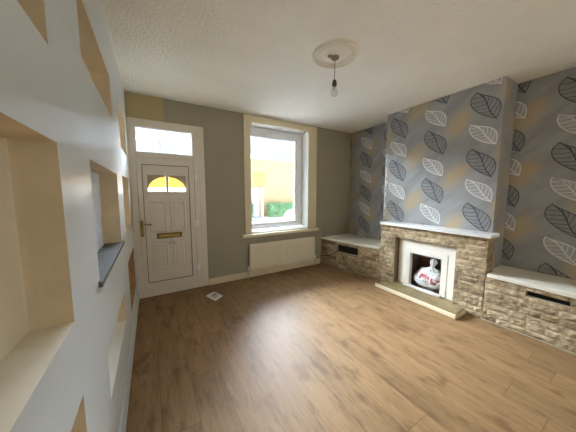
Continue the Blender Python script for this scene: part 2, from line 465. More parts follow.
def clip_poly(P, rect):
    y0, y1, z0, z1 = rect
    for ax, lim, sgn in ((0, y0, 1), (0, y1, -1), (1, z0, 1), (1, z1, -1)):
        out = []
        for i in range(len(P)):
            p, q = P[i-1], P[i]
            ip, iq = (p[ax]-lim)*sgn >= 0, (q[ax]-lim)*sgn >= 0
            if ip != iq:
                t = (lim-p[ax])/(q[ax]-p[ax]); out.append((p[0]+(q[0]-p[0])*t, p[1]+(q[1]-p[1])*t))
            if iq: out.append(q)
        P = out
        if len(P) < 3: return []
    return P

def leaf(b, x, ty, tz, kind, rect):
    """tip of the leaf at (ty, tz) on the plane x; +a runs right (-y), +b runs up"""
    if kind == 'dark': ex, ey, wr, wl, pr, pl = .184, -.308, .098, .098, 1.55, .62
    else: ex, ey, wr, wl, pr, pl = .228, -.238, .086, .070, 1.5, .75
    Ln = math.hypot(ex, ey); ux, uy = ex/Ln, ey/Ln; nx, ny = -uy, ux     # n: up-right side
    mid = lambda t: .012*math.sin(2*pi*t)+.012*math.sin(pi*t)
    er = lambda t: wr*math.sin(pi*t**pr)**.8 if 0 < t < 1 else 0
    el = lambda t: -wl*math.sin(pi*t**pl)**.8 if 0 < t < 1 else 0
    at = lambda t, w: (ty-(ux*t*Ln+nx*w), tz+(uy*t*Ln+ny*w))
    def emit(P, mat, off):
        P = clip_poly(P, rect)
        if P: b.poly([(x-off, p[0], p[1]) for p in P], mat)
    def strip(pts, w, mat):
        for i in range(len(pts)-1):
            p, q = pts[i], pts[i+1]; d = (q[0]-p[0], q[1]-p[1]); l = math.hypot(*d) or 1e-9
            n = (-d[1]/l*w/2, d[0]/l*w/2); e = (d[0]/l*w*.3, d[1]/l*w*.3)
            emit([(p[0]-e[0]+n[0], p[1]-e[1]+n[1]), (p[0]-e[0]-n[0], p[1]-e[1]-n[1]), (q[0]+e[0]-n[0], q[1]+e[1]-n[1]), (q[0]+e[0]+n[0], q[1]+e[1]+n[1])], mat, .0009)
    ink, fill = ('leaf_dark', 'leaf_dark_fill') if kind == 'dark' else ('leaf_white', 'leaf_white_fill')
    T = [k/22 for k in range(23)]
    for i in range(22):
        for e in (er, el):
            emit([at(T[i], mid(T[i])*.0), at(T[i], e(T[i])), at(T[i+1], e(T[i+1])), at(T[i+1], 0)], fill, .0005)
    ow = .0075 if kind == 'dark' else .0085
    strip([at(t, er(t)) for t in T], ow, ink); strip([at(t, el(t)) for t in T], ow, ink)
    strip([at(t, mid(t)) for t in [k/16*1.03 for k in range(17)]], .0095, ink)
    for k in range(6):
        t = .24+k*.125
        for e in (er, el):
            te = t-.17
            strip([at(t, mid(t)), at(t-.075, (mid(t)+e(te))*.52), at(te, e(te)*.97)], .0052, ink)

P = .59
def column(b, x, yd, yw, zd, rect):
    for k in range(-4, 5):
        leaf(b, x, yd, zd+k*P, 'dark', rect); leaf(b, x, yw, zd+.262+k*P, 'white', rect)
RB = (CY0+.003, CY1-.003, .893, H-.002)
column(wc_, XC, 2.152, 2.176, 1.787, RB)
column(wc_, XC, 1.657, 1.698, 2.085, RB)
column(wc_, XC, 1.178, 1.208, 1.787, RB)
RLf = (CY1+.003, YB-.003, .50, H-.002)
column(wr_, XA, 2.990, 3.018, 2.058, RLf)
column(wr_, XA, 2.510, 2.535, 1.765, RLf)
RRt = (YR+.05, CY0-.003, .497, H-.002)
column(wr_, XA, 1.062, 1.092, 2.062, RRt)
column(wr_, XA, .600, .622, 1.787, RRt)
column(wr_, XA, .118, .146, 2.062, RRt)
column(wr_, XA, -.362, -.336, 1.787, RRt)
# torn paper showing white plaster down the left edge of the breast
rr = random.Random(3); z = .90
while z < 1.98:
    h = rr.uniform(.02, .05); w0 = rr.uniform(.012, .042)
    if z < 1.30: w0 *= .75
    if 1.88 < z: w0 *= .4
    wc_.poly([(XC-.0012, CY1+.0005, z), (XC-.0012, CY1-w0, z+rr.uniform(0, .012)), (XC-.0012, CY1-w0*rr.uniform(.5, 1.2), z+h), (XC-.0012, CY1+.0005, z+h)], 'plaster')
    if z < 1.55:
        w1 = rr.uniform(.004, .03)
        wc_.poly([(XC, CY1+.0012, z), (XC, CY1+.0012, z+h), (XC+w1, CY1+.0012, z+h), (XC+w1*.7, CY1+.0012, z)], 'plaster')
    z += h
# torn slivers in the far corner
for z0, z1, w in ((2.16, 2.30, .018), (1.80, 1.98, .016), (1.35, 1.45, .012)):
    wr_.poly([(XA-.001, YB-.001, z0), (XA-.001, YB-w, z0+.02), (XA-.001, YB-w*.6, z1), (XA-.001, YB-.001, z1)], 'torn_dark')
structure(wr_.build('wall_right', origin=(0, 0, 0)), 'alcove wall papered with dark and white leaves', 'wall')
structure(wc_.build('wall_chimney', origin=(0, 0, 0)), 'chimney breast papered with dark and white leaves', 'wall')

# ------------------------------------------------------------------ split-face stone work
def stones(b, P0, u, n, L, z0, z1, course, holes=(), seed=1, bulge=.012, phase=0, zrow0=0.0):
    """courses of rough stones on the plane P0 + u*s + z, outward normal n"""
    R = random.Random(seed); u = Vector(u).normalized(); n = Vector(n).normalized(); P0 = Vector(P0)
    k = 0; z = zrow0
    while z < z1-.004:
        za, zb = max(z, z0), min(z+course, z1); z += course; k += 1
        if zb-za < .012: continue
        s = -R.uniform(0, .14)
        while s < L:
            l = R.uniform(.10, .23); sa, sb = max(s, 0), min(s+l, L); s += l
            if sb-sa < .015: continue
            segs = [(sa, sb, za, zb)]
            for ha, hb, hz0, hz1 in holes:
                new = []
                for a, c, p, q in segs:
                    if a >= hb or c <= ha or p >= hz1-.004 or q <= hz0+.004: new.append((a, c, p, q)); continue
                    if a < ha: new.append((a, ha, p, q))
                    if c > hb: new.append((hb, c, p, q))
                    if p < hz0-.01: new.append((max(a, ha), min(c, hb), p, hz0))
                    if q > hz1+.01: new.append((max(a, ha), min(c, hb), hz1, q))
                segs = new
            for a, c, p, q in segs:
                if c-a < .015 or q-p < .012: continue
                g = .0028; a += g; c -= g; p += g*.8; q -= g*.8
                nx_, nz_ = max(3, int((c-a)/.022)), 4
                bm_v = []; fs = []
                ph = R.uniform(0, 99); amp = bulge*R.uniform(.6, 1.25)
                for j in range(nz_+1):
                    for i in range(nx_+1):
                        fi, fj = i/nx_, j/nz_
                        edge = min(1, min(fi, 1-fi)*nx_*.8)*min(1, min(fj, 1-fj)*nz_*.8)
                        s_, z_ = a+(c-a)*fi, p+(q-p)*fj
                        d = amp*edge*(.55+.9*noise.noise((s_*28+ph, z_*34, ph)))
                        bm_v.append(P0+u*s_+n*(d+.001)+Vector((0, 0, z_)))
                W = nx_+1
                for j in range(nz_):
                    for i in range(nx_): fs.append((j*W+i, j*W+i+1, (j+1)*W+i+1, (j+1)*W+i))
                loop = [i for i in range(W)]+[j*W+nx_ for j in range(1, nz_+1)]+[nz_*W+i for i in range(nx_-1, -1, -1)]+[j*W for j in range(nz_-1, 0, -1)]
                o = len(bm_v)
                for i in loop: bm_v.append(bm_v[i]-n*.012)
                m_ = len(loop)
                for i in range(m_): fs.append((loop[i], o+i, o+(i+1) % m_, loop[(i+1) % m_]))
                b.add(bm_v, fs, STONES[R.choice((0, 0, 1, 1, 2, 3))])

# right plinth (continues past the frame towards the rear wall)
G = .004; Zs = .463
b = MB()
PR0 = YR+.01
V0, V1, VZ0, VZ1 = .353, .612, .372, .42
for y0, y1, z0, z1 in ((PR0, V0, 0, Zs), (V1, BY0-.002, 0, Zs), (V0, V1, 0, VZ0), (V0, V1, VZ1, Zs)):
    b.box(XP+G, XA-.002, y0, y1, z0+.001, z1, 'mortar')
stones(b, (XP+G, BY0-.002, 0), (0, -1, 0), (-1, 0, 0), BY0-.002-PR0, .012, Zs, .066, [(BY0-.002-V1, BY0-.002-V0, VZ0, VZ1)], 11)
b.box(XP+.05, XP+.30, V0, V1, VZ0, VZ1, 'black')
b.box(XP-.012, XP+G, PR0, BY0-.002, .001, .012, 'mortar')
pr = b.build('stone_plinth'); tag(pr, 'long stone-faced plinth with a narrow dark slot, right of the fireplace', 'plinth')
b = MB(); b.prism([(XP-.016, PR0, Zs+.001), (XA-.003, PR0, Zs+.001), (XA-.003, CY0-.004, Zs+.001), (XC+.004, CY0-.004, Zs+.001), (XC+.004, BY0-.016, Zs+.001), (XP-.016, BY0-.016, Zs+.001)], (0, 0, .033), 'shelf', .004)
tag(b.build('shelf_board'), 'long cream-edged shelf board on the plinth right of the fireplace', 'shelf')

# left plinth, its front slanting away to the window wall
A = Vector((2.67, YB-.003, 0)); B = Vector((2.885, BY1+.004, 0)); u = (B-A); LP = u.length; u.normalize(); n = Vector((u.y, -u.x, 0))
b = MB()
def slab(s0, s1, z0, z1, d=.35):
    p = [A+u*s0-n*G, A+u*s1-n*G, A+u*s1-n*d, A+u*s0-n*d]
    b.prism([(q.x, min(q.y, YB-.003), z0) for q in p], (0, 0, z1-z0), 'mortar')
S0, S1, Q0, Q1 = .345, .764, .285, .415
slab(0, S0, .001, Zs); slab(S1, LP, .001, Zs); slab(S0, S1, .001, Q0); slab(S0, S1, Q1, Zs)
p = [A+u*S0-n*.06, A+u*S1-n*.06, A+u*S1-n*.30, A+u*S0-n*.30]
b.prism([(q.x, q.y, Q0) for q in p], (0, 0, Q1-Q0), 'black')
stones(b, A-n*G, u, n, LP, .012, Zs, .066, [(S0, S1, Q0, Q1)], 21)
pl = b.build('stone_plinth'); tag(pl, 'stone-faced plinth with a dark slot, between the fireplace and the window wall', 'plinth')
b = MB()
e = .014
pts = [A+n*e, B+n*e+u*-.006, Vector((XC-.003, BY1+.004, 0)), Vector((XC-.003, CY1+.004, 0)), Vector((XA-.003, CY1+.004, 0)), Vector((XA-.003, YB-.004, 0))]
b.prism([(q.x, min(q.y, YB-.004), Zs+.003) for q in pts], (0, 0, .034), 'shelf', .004)
tag(b.build('shelf_board'), 'white shelf board on the plinth in the alcove beside the window', 'shelf')

# stone fireplace front
OY0, OY1, OZ = 1.188, 1.932, .700
fp = thing('fireplace', 'brown split-stone fireplace front under the leaf wallpaper chimney breast', 'fireplace', (2.97, (BY0+BY1)/2, 0))
b = MB()
ZT = .856
for y0, y1, z0, z1 in ((BY0+G, OY0, 0, ZT), (OY1, BY1-G, 0, ZT), (OY0, OY1, OZ, ZT)):
    b.box(XP+G, XC-.004, y0, y1, z0+.001, z1, 'mortar')
stones(b, (XP+G, BY1, 0), (0, -1, 0), (-1, 0, 0), BY1-BY0, .012, ZT, .0585, [(BY1-OY1, BY1-OY0, -1, OZ)], 5)
stones(b, (XC-.005, BY0+G, 0), (-1, 0, 0), (0, -1, 0), XC-.005-XP-G, .50, ZT, .0585, [], 6, .008)
stones(b, (XP+G, BY1-G, 0), (1, 0, 0), (0, 1, 0), XC-.005-XP-G, .505, ZT, .0585, [], 8, .006)
b.build('stonework', fp)
b = MB()   # lining of the fire opening
fx0, fx1, fy0, fy1, fz0, fz1 = 2.962, 3.05, 1.20, 1.90, .062, .69
X2 = 3.34
iy0, iy1, iz1 = 1.29, 1.80, .58
b.box(fx0+.05, X2, iy0-.03, iy0, .06, iz1+.03, 'firebox'); b.box(fx0+.05, X2, iy1, iy1+.03, .06, iz1+.03, 'firebox')
b.box(X2-.03, X2, iy0, iy1, .06, iz1, 'firebox_brown'); b.box(fx0+.05, X2, iy0, iy1, iz1, iz1+.03, 'firebox')
b.box(fx0+.05, X2, iy0-.03, iy1+.03, .057, .062, 'firebox')
for k in range(4): b.box(X2-.036, X2-.03, iy0+.01+k*.12, iy0+.118+k*.12, .07, iz1-.01, 'firebox_brown' if k % 2 else 'firebox', .002)
b.build('firebox', fp)

b = MB(); b.box(2.838, XC-.002, .878, 2.150, .858, .893, 'white_gloss', .005)
tag(b.build('mantel_shelf'), 'narrow white mantel shelf on top of the stone fireplace', 'mantelpiece')

# hearth
hz = .055
b = MB(); b.box(2.645, XP-.014, 1.045, 2.045, .0005, .049, 'cream_gloss', .006)
b.box(XP-.015, 2.958, OY0+.016, OY1-.016, .0005, .049, 'cream_gloss')
h = b.build('hearth'); tag(h, 'low raised hearth with cream edge and olive tiled top', 'hearth')
b = MB()
for k in range(3):
    b.box(2.654, XP-.016, 1.054+k*.328, 1.054+k*.328+.3265, .0485, hz, 'hearth_tile', .002)
b.box(XP-.0165, 2.957, OY0+.018, OY1-.018, .0485, hz-.0005, 'hearth_tile')
b.build('tiled_top', h)

# cream fire surround with stepped inner frame and low kerb
fs = thing('fire_surround', 'cream stepped fire surround set in the stone fireplace opening', 'fire surround', (2.96, 1.55, hz))
b = MB()
sx0, sx1 = 2.945, 3.008
def frame(b, x0, x1, y0, y1, z0, z1, wy0, wy1, wz, mat, bev):
    b.box(x0, x1, y0, y0+wy0, z0, z1, mat, bev); b.box(x0, x1, y1-wy1, y1, z0, z1, mat, bev); b.box(x0, x1, y0+wy0-.004, y1-wy1+.004, z1-wz, z1, mat, bev)
frame(b, sx0, sx1, 1.200, 1.902, hz+.001, .686, .105, .125, .105, 'surround', .004)
b.build('outer_frame', fs)
b = MB(); frame(b, sx0-.005, sx1-.01, 1.285, 1.795, hz+.001, .584, .066, .060, .070, 'surround', .004)
b.build('inner_frame', fs)
b = MB(); b.box(2.905, sx0-.001, 1.335, 1.80, hz+.0005, .083, 'white_gloss', .004); b.build('kerb', fs)

# carrier bag
bag0 = Vector((3.085, 1.56, .0625))
bm = bmesh.new(); bmesh.ops.create_uvsphere(bm, u_segments=72, v_segments=48, radius=1)
for v in bm.verts:
    c = v.co.copy(); x, y, z = c
    sg = lambda q_, e_: math.copysign(abs(q_)**e_, q_)
    zz = (sg(z, .8)+1)*.5
    hr_ = math.hypot(x, y); k = (hr_**.55)/hr_ if hr_ > 1e-6 else 0
    q = Vector((x*k*.130, y*k*.176, 0))*(1.0 if zz < .55 else 1-.22*((zz-.55)/.45)**2)
    # the top leans towards the right of the opening
    q.z = .268*zz**.95 - .045*max(0, y)*zz + .03*max(0, -y)*zz
    rdg = noise.noise(Vector((x*2.2, y*2.2, z*2.2+5)))*.016+noise.noise(Vector((x*5, y*5, z*5)))*.009+abs(noise.noise(Vector((x*9, y*9, z*4))))*.006
    q += c.normalized()*rdg
    q.z = max(q.z, 0)
    v.co = q
b = MB(); b.bm_add(bm, 'bag', True)
# gathered neck with the flared, knotted top, leaning right
nk = Vector((-.045, -.050, .262)); tip = Vector((-.055, -.088, .405))
vs_, fs_ = [], []
prof = [(.075, 0), (.048, .10), (.028, .22), (.018, .34), (.019, .42), (.027, .56), (.036, .72), (.036, .86), (.022, .95), (.010, 1.0)]
for r, t in prof:
    c = nk.lerp(tip, t)
    for k in range(40):
        a = 2*pi*k/40; rr_ = r*(1+.33*math.cos(7*a+3*t))
        flat = .5+.5*abs(t-.36)
        vs_.append(c+Vector((rr_*.62*math.cos(a), rr_*math.sin(a), .006*math.cos(3*a)+ (.012*math.sin(5*a) if t > .6 else 0))))
for i in range(len(prof)-1):
    for k in range(40): fs_.append((i*40+k, i*40+(k+1) % 40, (i+1)*40+(k+1) % 40, (i+1)*40+k))
fs_.append(tuple((len(prof)-1)*40+k for k in range(40)))
n0 = len(b.v)
b.v = [tuple(Vector(v)+bag0) for v in b.v]
bag = b.build('carrier_bag', origin=bag0)
tag(bag, 'white plastic carrier bag with red lettering, tied and stuffed into the fireplace', 'bag')
b = MB(); b.add([q+bag0 for q in vs_], fs_, 'bag', True); b.build('knotted_top', bag)

# ------------------------------------------------------------------ front door
fy = YB
d1 = MB()
x0, x1 = DX0-.0003, DX1+.0003
tz0, tz1 = 1.786, 2.085                     # fanlight opening
gx0, gx1 = -.128, .503
for a, c, p, q in ((x0, gx0, .002, DZ-.002), (gx1, x1, .002, DZ-.002)):
    d1.box(a, c, fy-.012, fy+.06, p, q, 'door_white', .004)
d1.box(gx0-.004, gx1+.004, fy-.012, fy+.06, tz1, DZ-.003, 'door_white', .004)
d1.box(gx0-.004, gx1+.004, fy-.012, fy+.06, 1.735, tz0, 'door_white', .004)
d1.box(gx0-.004, gx1+.004, fy-.010, fy+.06, .002, .028, 'door_white', .003)
d1.box(gx1+.072, gx1+.08, fy-.020, fy-.010, .002, DZ-.004, 'door_white', .002)
for a, c, p, q in ((gx0-.004, gx0+.03, .002, 1.75), (gx1-.03, gx1+.004, .002, 1.75), (gx0, gx1, 1.70, 1.76), (gx0, gx1, .002, .06)):
    d1.box(a, c, fy+.046, fy+.062, p, q, 'door_white')
door = structure(d1.build('door_1'), 'white panelled front door with fanlight above', 'door')
b = MB()
for a, c, p, q in ((gx0, gx0+.012, tz0, tz1), (gx1-.012, gx1, tz0, tz1), (gx0, gx1, tz1-.012, tz1), (gx0, gx1, tz0, tz0+.012)):
    b.box(a, c, fy-.004, fy+.03, p, q, 'upvc', .002)
b.box(gx0+.004, gx1-.004, fy+.018, fy+.024, tz0+.004, tz1-.004, 'glass')
b.build('fanlight_pane', door)
# leaf: stiles and rails round an insert panel
lx0, lx1, lz0, lz1 = gx0+.004, gx1-.004, .032, 1.730
ix0, ix1, iz0, iz1 = -.078, .440, .186, 1.648
b = MB()
b.box(lx0, ix0, fy-.022, fy+.045, lz0, lz1, 'door_white', .004); b.box(ix1, lx1, fy-.022, fy+.045, lz0, lz1, 'door_white', .004)
b.box(ix0-.003, ix1+.003, fy-.022, fy+.045, iz1, lz1, 'door_white', .004); b.box(ix0-.003, ix1+.003, fy-.022, fy+.045, lz0, iz0, 'door_white', .004)
# gasket line round the insert
for a, c, p, q in ((ix0-.001, ix0+.005, iz0, iz1), (ix1-.005, ix1+.001, iz0, iz1), (ix0, ix1, iz1-.005, iz1+.001), (ix0, ix1, iz0-.001, iz0+.005)):
    b.box(a, c, fy-.0235, fy-.0100, p, q, 'gasket')
# insert board with two glass openings
wx = ((-.030, .175), (.196, .402)); wz0, wz1 = 1.325, 1.528
yf = fy-.010
for a, c, p, q in ((ix0, ix1, iz0, wz0), (ix0, ix1, wz1, iz1), (ix0, wx[0][0], wz0, wz1), (wx[0][1], wx[1][0], wz0, wz1), (wx[1][1], ix1, wz0, wz1)):
    b.box(a, c, yf, fy+.03, p, q, 'door_white')
b.build('door_leaf', door)
# amber sunburst panes under a shared arch, in moulded frames
cx = .186
for i, (a, c) in enumerate(wx):
    b = MB()
    R_ = .195
    arc = []
    for k in range(13):
        th = pi/2+(pi/2*(k/12) if i == 0 else -pi/2*(k/12))
        arc.append((cx+R_*math.cos(th)*1.06, wz0+.025+R_*.80*math.sin(th)))
    e_ = wx[0][1]-.006 if i == 0 else wx[1][0]+.006
    arc = [(min(max(px_, a), c), pz_) for px_, pz_ in arc]; arc[0] = (e_, arc[0][1])
    loop = [(e_, wz0+.004)]+arc+[(arc[-1][0], wz0+.004)]
    b.prism([(px_, fy+.004, max(pz_, wz0+.045)) for px_, pz_ in loop], (0, .006, 0), 'amber_glass')
    b.box(min(e_, arc[-1][0]), max(e_, arc[-1][0]), fy+.004, fy+.010, wz0+.002, wz0+.046, 'frosted_glass')
    pane = b.build('fan_pane', door); pane['label'] = 'amber sunburst glass pane'
    b = MB()   # spandrel board around the arch
    outer = [(e_, wz1)]; outer = [(e_, wz1), (a if i == 0 else c, wz1), (a if i == 0 else c, wz0)]
    inner = [(arc[-1][0], wz0)]+list(reversed(arc))
    b.prism([(px_, fy-.004, pz_) for px_, pz_ in outer+inner], (0, .012, 0), 'spandrel')
    # rays in the glass
    for k in (1, 2, 3):
        th = pi/2+(pi/2*k/4 if i == 0 else -pi/2*k/4)
        b.tube([(cx+.06*math.cos(th), fy+.002, wz0+.03+.05*math.sin(th)), (cx+.19*math.cos(th), fy+.002, wz0+.025+.15*math.sin(th))], .0028, 'brass', 6)
    # bead around the window
    for q0, q1, p0, p1 in ((a-.012, a+.002, wz0-.012, wz1+.012), (c-.002, c+.012, wz0-.012, wz1+.012), (a, c, wz1-.002, wz1+.012), (a, c, wz0-.012, wz0+.002)):
        b.box(q0, q1, yf-.010, yf+.002, p0, p1, 'door_white', .003)
    b.build('pane_frame', door)
# four raised panels
for a, c, p, q in ((-.026, .162, .825, 1.204), (.208, .384, .825, 1.204), (-.020, .163, .350, .714), (.214, .387, .350, .714)):
    b = MB()
    for o_, i_, dz in ((0, .020, .013),):
        for q0, q1, p0, p1 in ((a, a+i_, p, q), (c-i_, c, p, q), (a, c, p, p+i_), (a, c, q-i_, q)):
            b.box(q0, q1, yf-dz, yf+.002, p0, p1, 'door_white', .006, 3)
    b.box(a+.038, c-.038, yf-.009, yf+.001, p+.038, q-.038, 'door_white', .006, 3)
    b.build('door_panel', door)
# brass lever handle on its plate
b = MB(); hx = -.110
b.box(hx-.016, hx+.016, fy-.031, fy-.021, .775, .975, 'brass', .004, 3)
b.lathe((hx, fy-.033, .928), (0, -1, 0), [(.011, 0), (.011, .036), (.009, .04)], 'brass', 16)
b.tube([(hx, fy-.066, .928), (hx+.02, fy-.070, .929), (hx+.06, fy-.069, .928), (hx+.10, fy-.064, .922)], .009, 'brass', 12)
hd = b.build('handle', door); hd['label'] = 'brass lever handle'
# letterbox
b = MB(); b.box(.040, .326, yf-.018, yf+.001, .736, .800, 'old_brass', .005, 3)
b.box(.060, .306, yf-.026, yf-.015, .748, .786, 'brass', .006, 3)
b.lathe((.215, yf-.026, .745), (0, -1, 0), [(.010, 0), (.010, .006)], 'dark_metal', 14)
lb = b.build('letterbox', door); lb['label'] = 'brass letterbox'
# hinges on the right
for z in (1.50, .895, .29):
    b = MB(); b.lathe((lx1+.012, fy-.030, z-.05), (0, 0, 1), [(.008, 0), (.0105, .004), (.0105, .096), (.008, .10)], 'upvc', 14)
    b.box(lx1-.012, lx1+.012, fy-.030, fy-.021, z-.038, z+.038, 'upvc', .003); b.box(lx1+.012, lx1+.034, fy-.030, fy-.0115, z-.038, z+.038, 'upvc', .003)
    b.build('hinge', door)
# little grey bunch hanging from the letterbox
kb = thing('key_bunch', 'small grey bunch hanging below the brass letterbox of the front door', 'keys', (.21, yf-.03, .655))
b = MB(); b.tube([(.208+.016*math.cos(a), yf-.034, .724+.016*math.sin(a)) for a in [2*pi*k/20 for k in range(21)]], .002, 'steel', 8); b.build('ring', kb)
for dx, w in ((-.035, -.5), (.040, .6)):
    b = MB(); c = Vector((.208, yf-.034, .712)); e_ = Vector((.208+dx, yf-.034, .655))
    d = (e_-c).normalized(); s = Vector((d.z, 0, -d.x))
    q = [c-s*.005, c+d*.02-s*.005, e_-d*.02-s*.018, e_-s*.016, e_+s*.016, e_-d*.02+s*.018, c+d*.02+s*.005, c+s*.005]
    b.prism([tuple(p) for p in q], (0, .004, 0), 'steel', .001); b.build('key', kb)

# ------------------------------------------------------------------ window
yw = 3.462
wf = MB()
frame_y0, frame_y1 = yw, yw+.07
def ring(b, x0, x1, z0, z1, w, y0, y1, mat, bev, wt=None, wb=None):
    wt = wt or w; wb = wb or w
    b.box(x0, x0+w, y0, y1, z0, z1, mat, bev); b.box(x1-w, x1, y0, y1, z0, z1, mat, bev)
    b.box(x0+w-.004, x1-w+.004, y0, y1, z1-wt, z1, mat, bev); b.box(x0+w-.004, x1-w+.004, y0, y1, z0, z0+wb, mat, bev)
ring(wf, WR0+.003, WX1-.003, WZ0+.006, WZ1-.003, .055, yw+.012, yw+.08, 'upvc', .004, .075, .05)
win = structure(wf.build('window_1'), 'white framed front window looking onto the street', 'window')
b = MB(); b.box(WX1-.145, WX1-.115, yw-.002, yw+.05, WZ0+.09, WZ1-.13, 'upvc', .004); ring(b, WR0+.050, WX1-.050, WZ0+.046, WZ1-.070, .072, yw-.008, yw+.06, 'upvc', .008, .075, .06)
bx0, bx1, bz0, bz1 = WR0+.116, WX1-.140, WZ0+.100, WZ1-.140
ring(b, bx0, bx1, bz0, bz1, .016, yw+.004, yw+.02, 'upvc', .003)
sash = b.build('sash', win)
b = MB(); b.box(bx0+.006, bx1-.006, yw+.026, yw+.032, bz0+.006, bz1-.006, 'glass'); b.build('pane', sash)
b = MB(); hxw = WX1-.084
b.box(hxw-.013, hxw+.013, yw-.018, yw-.007, 1.37, 1.46, 'upvc', .004)
b.box(hxw-.010, hxw+.010, yw-.050, yw-.018, 1.428, 1.448, 'upvc', .004); b.box(hxw-.011, hxw+.011, yw-.056, yw-.040, 1.33, 1.45, 'upvc', .006, 3)
b.build('handle', sash)
# cream architrave round the reveal
b = MB()
t0, t1, tz = 1.204, 2.538, 2.4425
b.box(t0, WX0+.006, YB-.020, YB-.0005, .682, tz, 'cream_gloss', .005); b.box(WX1-.006, t1, YB-.020, YB-.0005, .682, tz, 'cream_gloss', .005)
b.box(WX0+.002, WX1-.002, YB-.020, YB-.0005, WZ1-.006, tz, 'cream_gloss', .005)
structure(b.build('trim_1'), 'wide cream moulding round the window', 'trim')
# sill board
b = MB()
b.box(1.140, 2.578, YB-.062, YB-.0008, .634, .680, 'cream_gloss', .006, 3)
b.box(WR0+.004, WX1-.004, YB-.004, yw+.006, .676, WZ0+.003, 'white_gloss')
structure(b.build('trim_2'), 'cream window sill board over the radiator', 'sill')
# two hooks at the top corners of the reveal
for k, x in enumerate((1.335, 2.31)):
    b = MB(); b.lathe((x, YB+.03, WZ1-.0005), (0, 0, -1), [(.012, 0), (.012, .004), (.005, .006), (.005, .016)], 'dark_metal', 14)
    b.tube([(x+.007*math.sin(a), YB+.03, WZ1-.024+.008*math.cos(a)) for a in [k2*.4 for k2 in range(13)]], .0018, 'dark_metal', 6)
    tag(b.build('hook'), 'tiny dark hook at the top %s corner of the window recess' % ('left' if k == 0 else 'right'), 'hook', 'hooks in the window recess')

# skirting boards
b = MB()
b.box(.646, 2.64, YB-.020, YB-.0005, .0005, .095, 'cream_gloss', .004)
structure(b.build('baseboard_back'), 'cream skirting under the radiator', 'skirting')
b = MB(); b.box(XL+.0005, XL+.014, YR+.01, YB-.028, .0005, .125, 'left_paint', .003)
structure(b.build('baseboard_left'), 'painted skirting along the recessed wall', 'skirting')
b = MB(); b.box(XL+.02, XP-.02, YR+.0005, YR+.018, .0005, .10, 'cream_gloss', .004)
structure(b.build('baseboard_rear'), 'cream skirting behind the camera', 'skirting')

# ------------------------------------------------------------------ radiator
rad = thing('radiator', 'cream ribbed panel radiator on the wall beneath the window', 'radiator', (1.86, 3.23, .11))
rx0, rx1, rz0, rz1, ry = 1.247, 2.470, .118, .528, 3.196
b = MB()
prof = []
NF = 36; w = (rx1-rx0)/NF
for k in range(NF):
    xa = rx0+k*w
    prof += [(xa, .007), (xa+w*.18, .007), (xa+w*.30, 0), (xa+w*.88, 0)]
prof.append((rx1, .007))
zz = [(rz0, .012), (rz0+.02, .006), (rz0+.045, 1), (rz1-.045, 1), (rz1-.02, .006), (rz1, .012)]
vs_ = []; fs_ = []
for z, mode in zz:
    for x, d in prof: vs_.append((x, ry+(d if mode == 1 else mode), z))
W = len(prof)
for j in range(len(zz)-1):
    for i in range(W-1): fs_.append((j*W+i, j*W+i+1, (j+1)*W+i+1, (j+1)*W+i))
b.add(vs_, fs_, 'radiator')
b.box(rx0, rx1, ry+.011, ry+.045, rz0, rz1, 'radiator', .004)
b.build('panel', rad)
b = MB()
b.box(rx0-.002, rx0+.004, ry+.006, ry+.05, rz0+.01, rz1+.002, 'radiator', .002); b.box(rx1-.004, rx1+.002, ry+.006, ry+.05, rz0+.01, rz1+.002, 'radiator', .002)
b.box(rx0, rx1, ry+.010, ry+.05, rz1-.001, rz1+.004, 'radiator', .002)
b.build('casing', rad)
for x in (rx0+.15, rx1-.15):
    b = MB(); b.box(x-.02, x+.02, ry+.045, YB-.001, rz0+.08, rz1-.06, 'radiator', .003); b.build('bracket', rad)
for x, s in ((rx0, -1), (rx1, 1)):
    b = MB()
    b.tube([(x, ry+.03, rz0+.022), (x+s*.024, ry+.03, rz0+.022), (x+s*.026, ry+.03, rz0+.01), (x+s*.026, ry+.03, .003)], .0075, 'steel', 10)
    v = b.build('pipe', rad); v['label'] = 'steel pipe end'
    b = MB(); b.lathe((x+s*.026, ry+.03, rz0+.004), (0, 0, 1), [(.011, 0), (.012, .004), (.012, .03), (.016, .034), (.016, .066), (.011, .072)], 'white_gloss', 18)
    b.build('valve', rad)

# ------------------------------------------------------------------ recess furniture on the left wall
b = MB()
b.prism([(XL-.106, 1.189, .928), (XL-.001, 1.189, .928), (XL-.001, 1.150, .928), (XL+.014, 1.150, .928), (XL+.012, 2.09, .928), (XL-.001, 2.09, .928), (XL-.001, 2.026, .928), (XL-.106, 2.026, .928)], (0, 0, .024), 'slate', .002)
tag(b.build('slate_shelf'), 'dark grey slate ledge lining the middle recess of the left wall', 'shelf')
b = MB()
NX, NZ = 60, 10; vs_ = []; fs_ = []
for j in range(NZ+1):
    for i in range(NX+1):
        t = i/NX; y = 1.215+t*.76; z = .956+j/NZ*.475
        x = XL-.096+.006*math.sin(t*55+.7*math.sin(j*.6))+.003*math.sin(t*131+j*.3)
        vs_.append((x, y, z))
for j in range(NZ):
    for i in range(NX): fs_.append((j*(NX+1)+i, j*(NX+1)+i+1, (j+1)*(NX+1)+i+1, (j+1)*(NX+1)+i))
nf = len(vs_); vs_ += [(x-.0015, y, z) for x, y, z in vs_]; fs_ += [tuple(nf+q for q in reversed(f)) for f in fs_]
b.add(vs_, fs_, 'curtain', True)
tag(b.build('net_curtain'), 'pale blue-grey net cloth hung at the back of the slate-ledge recess', 'curtain')

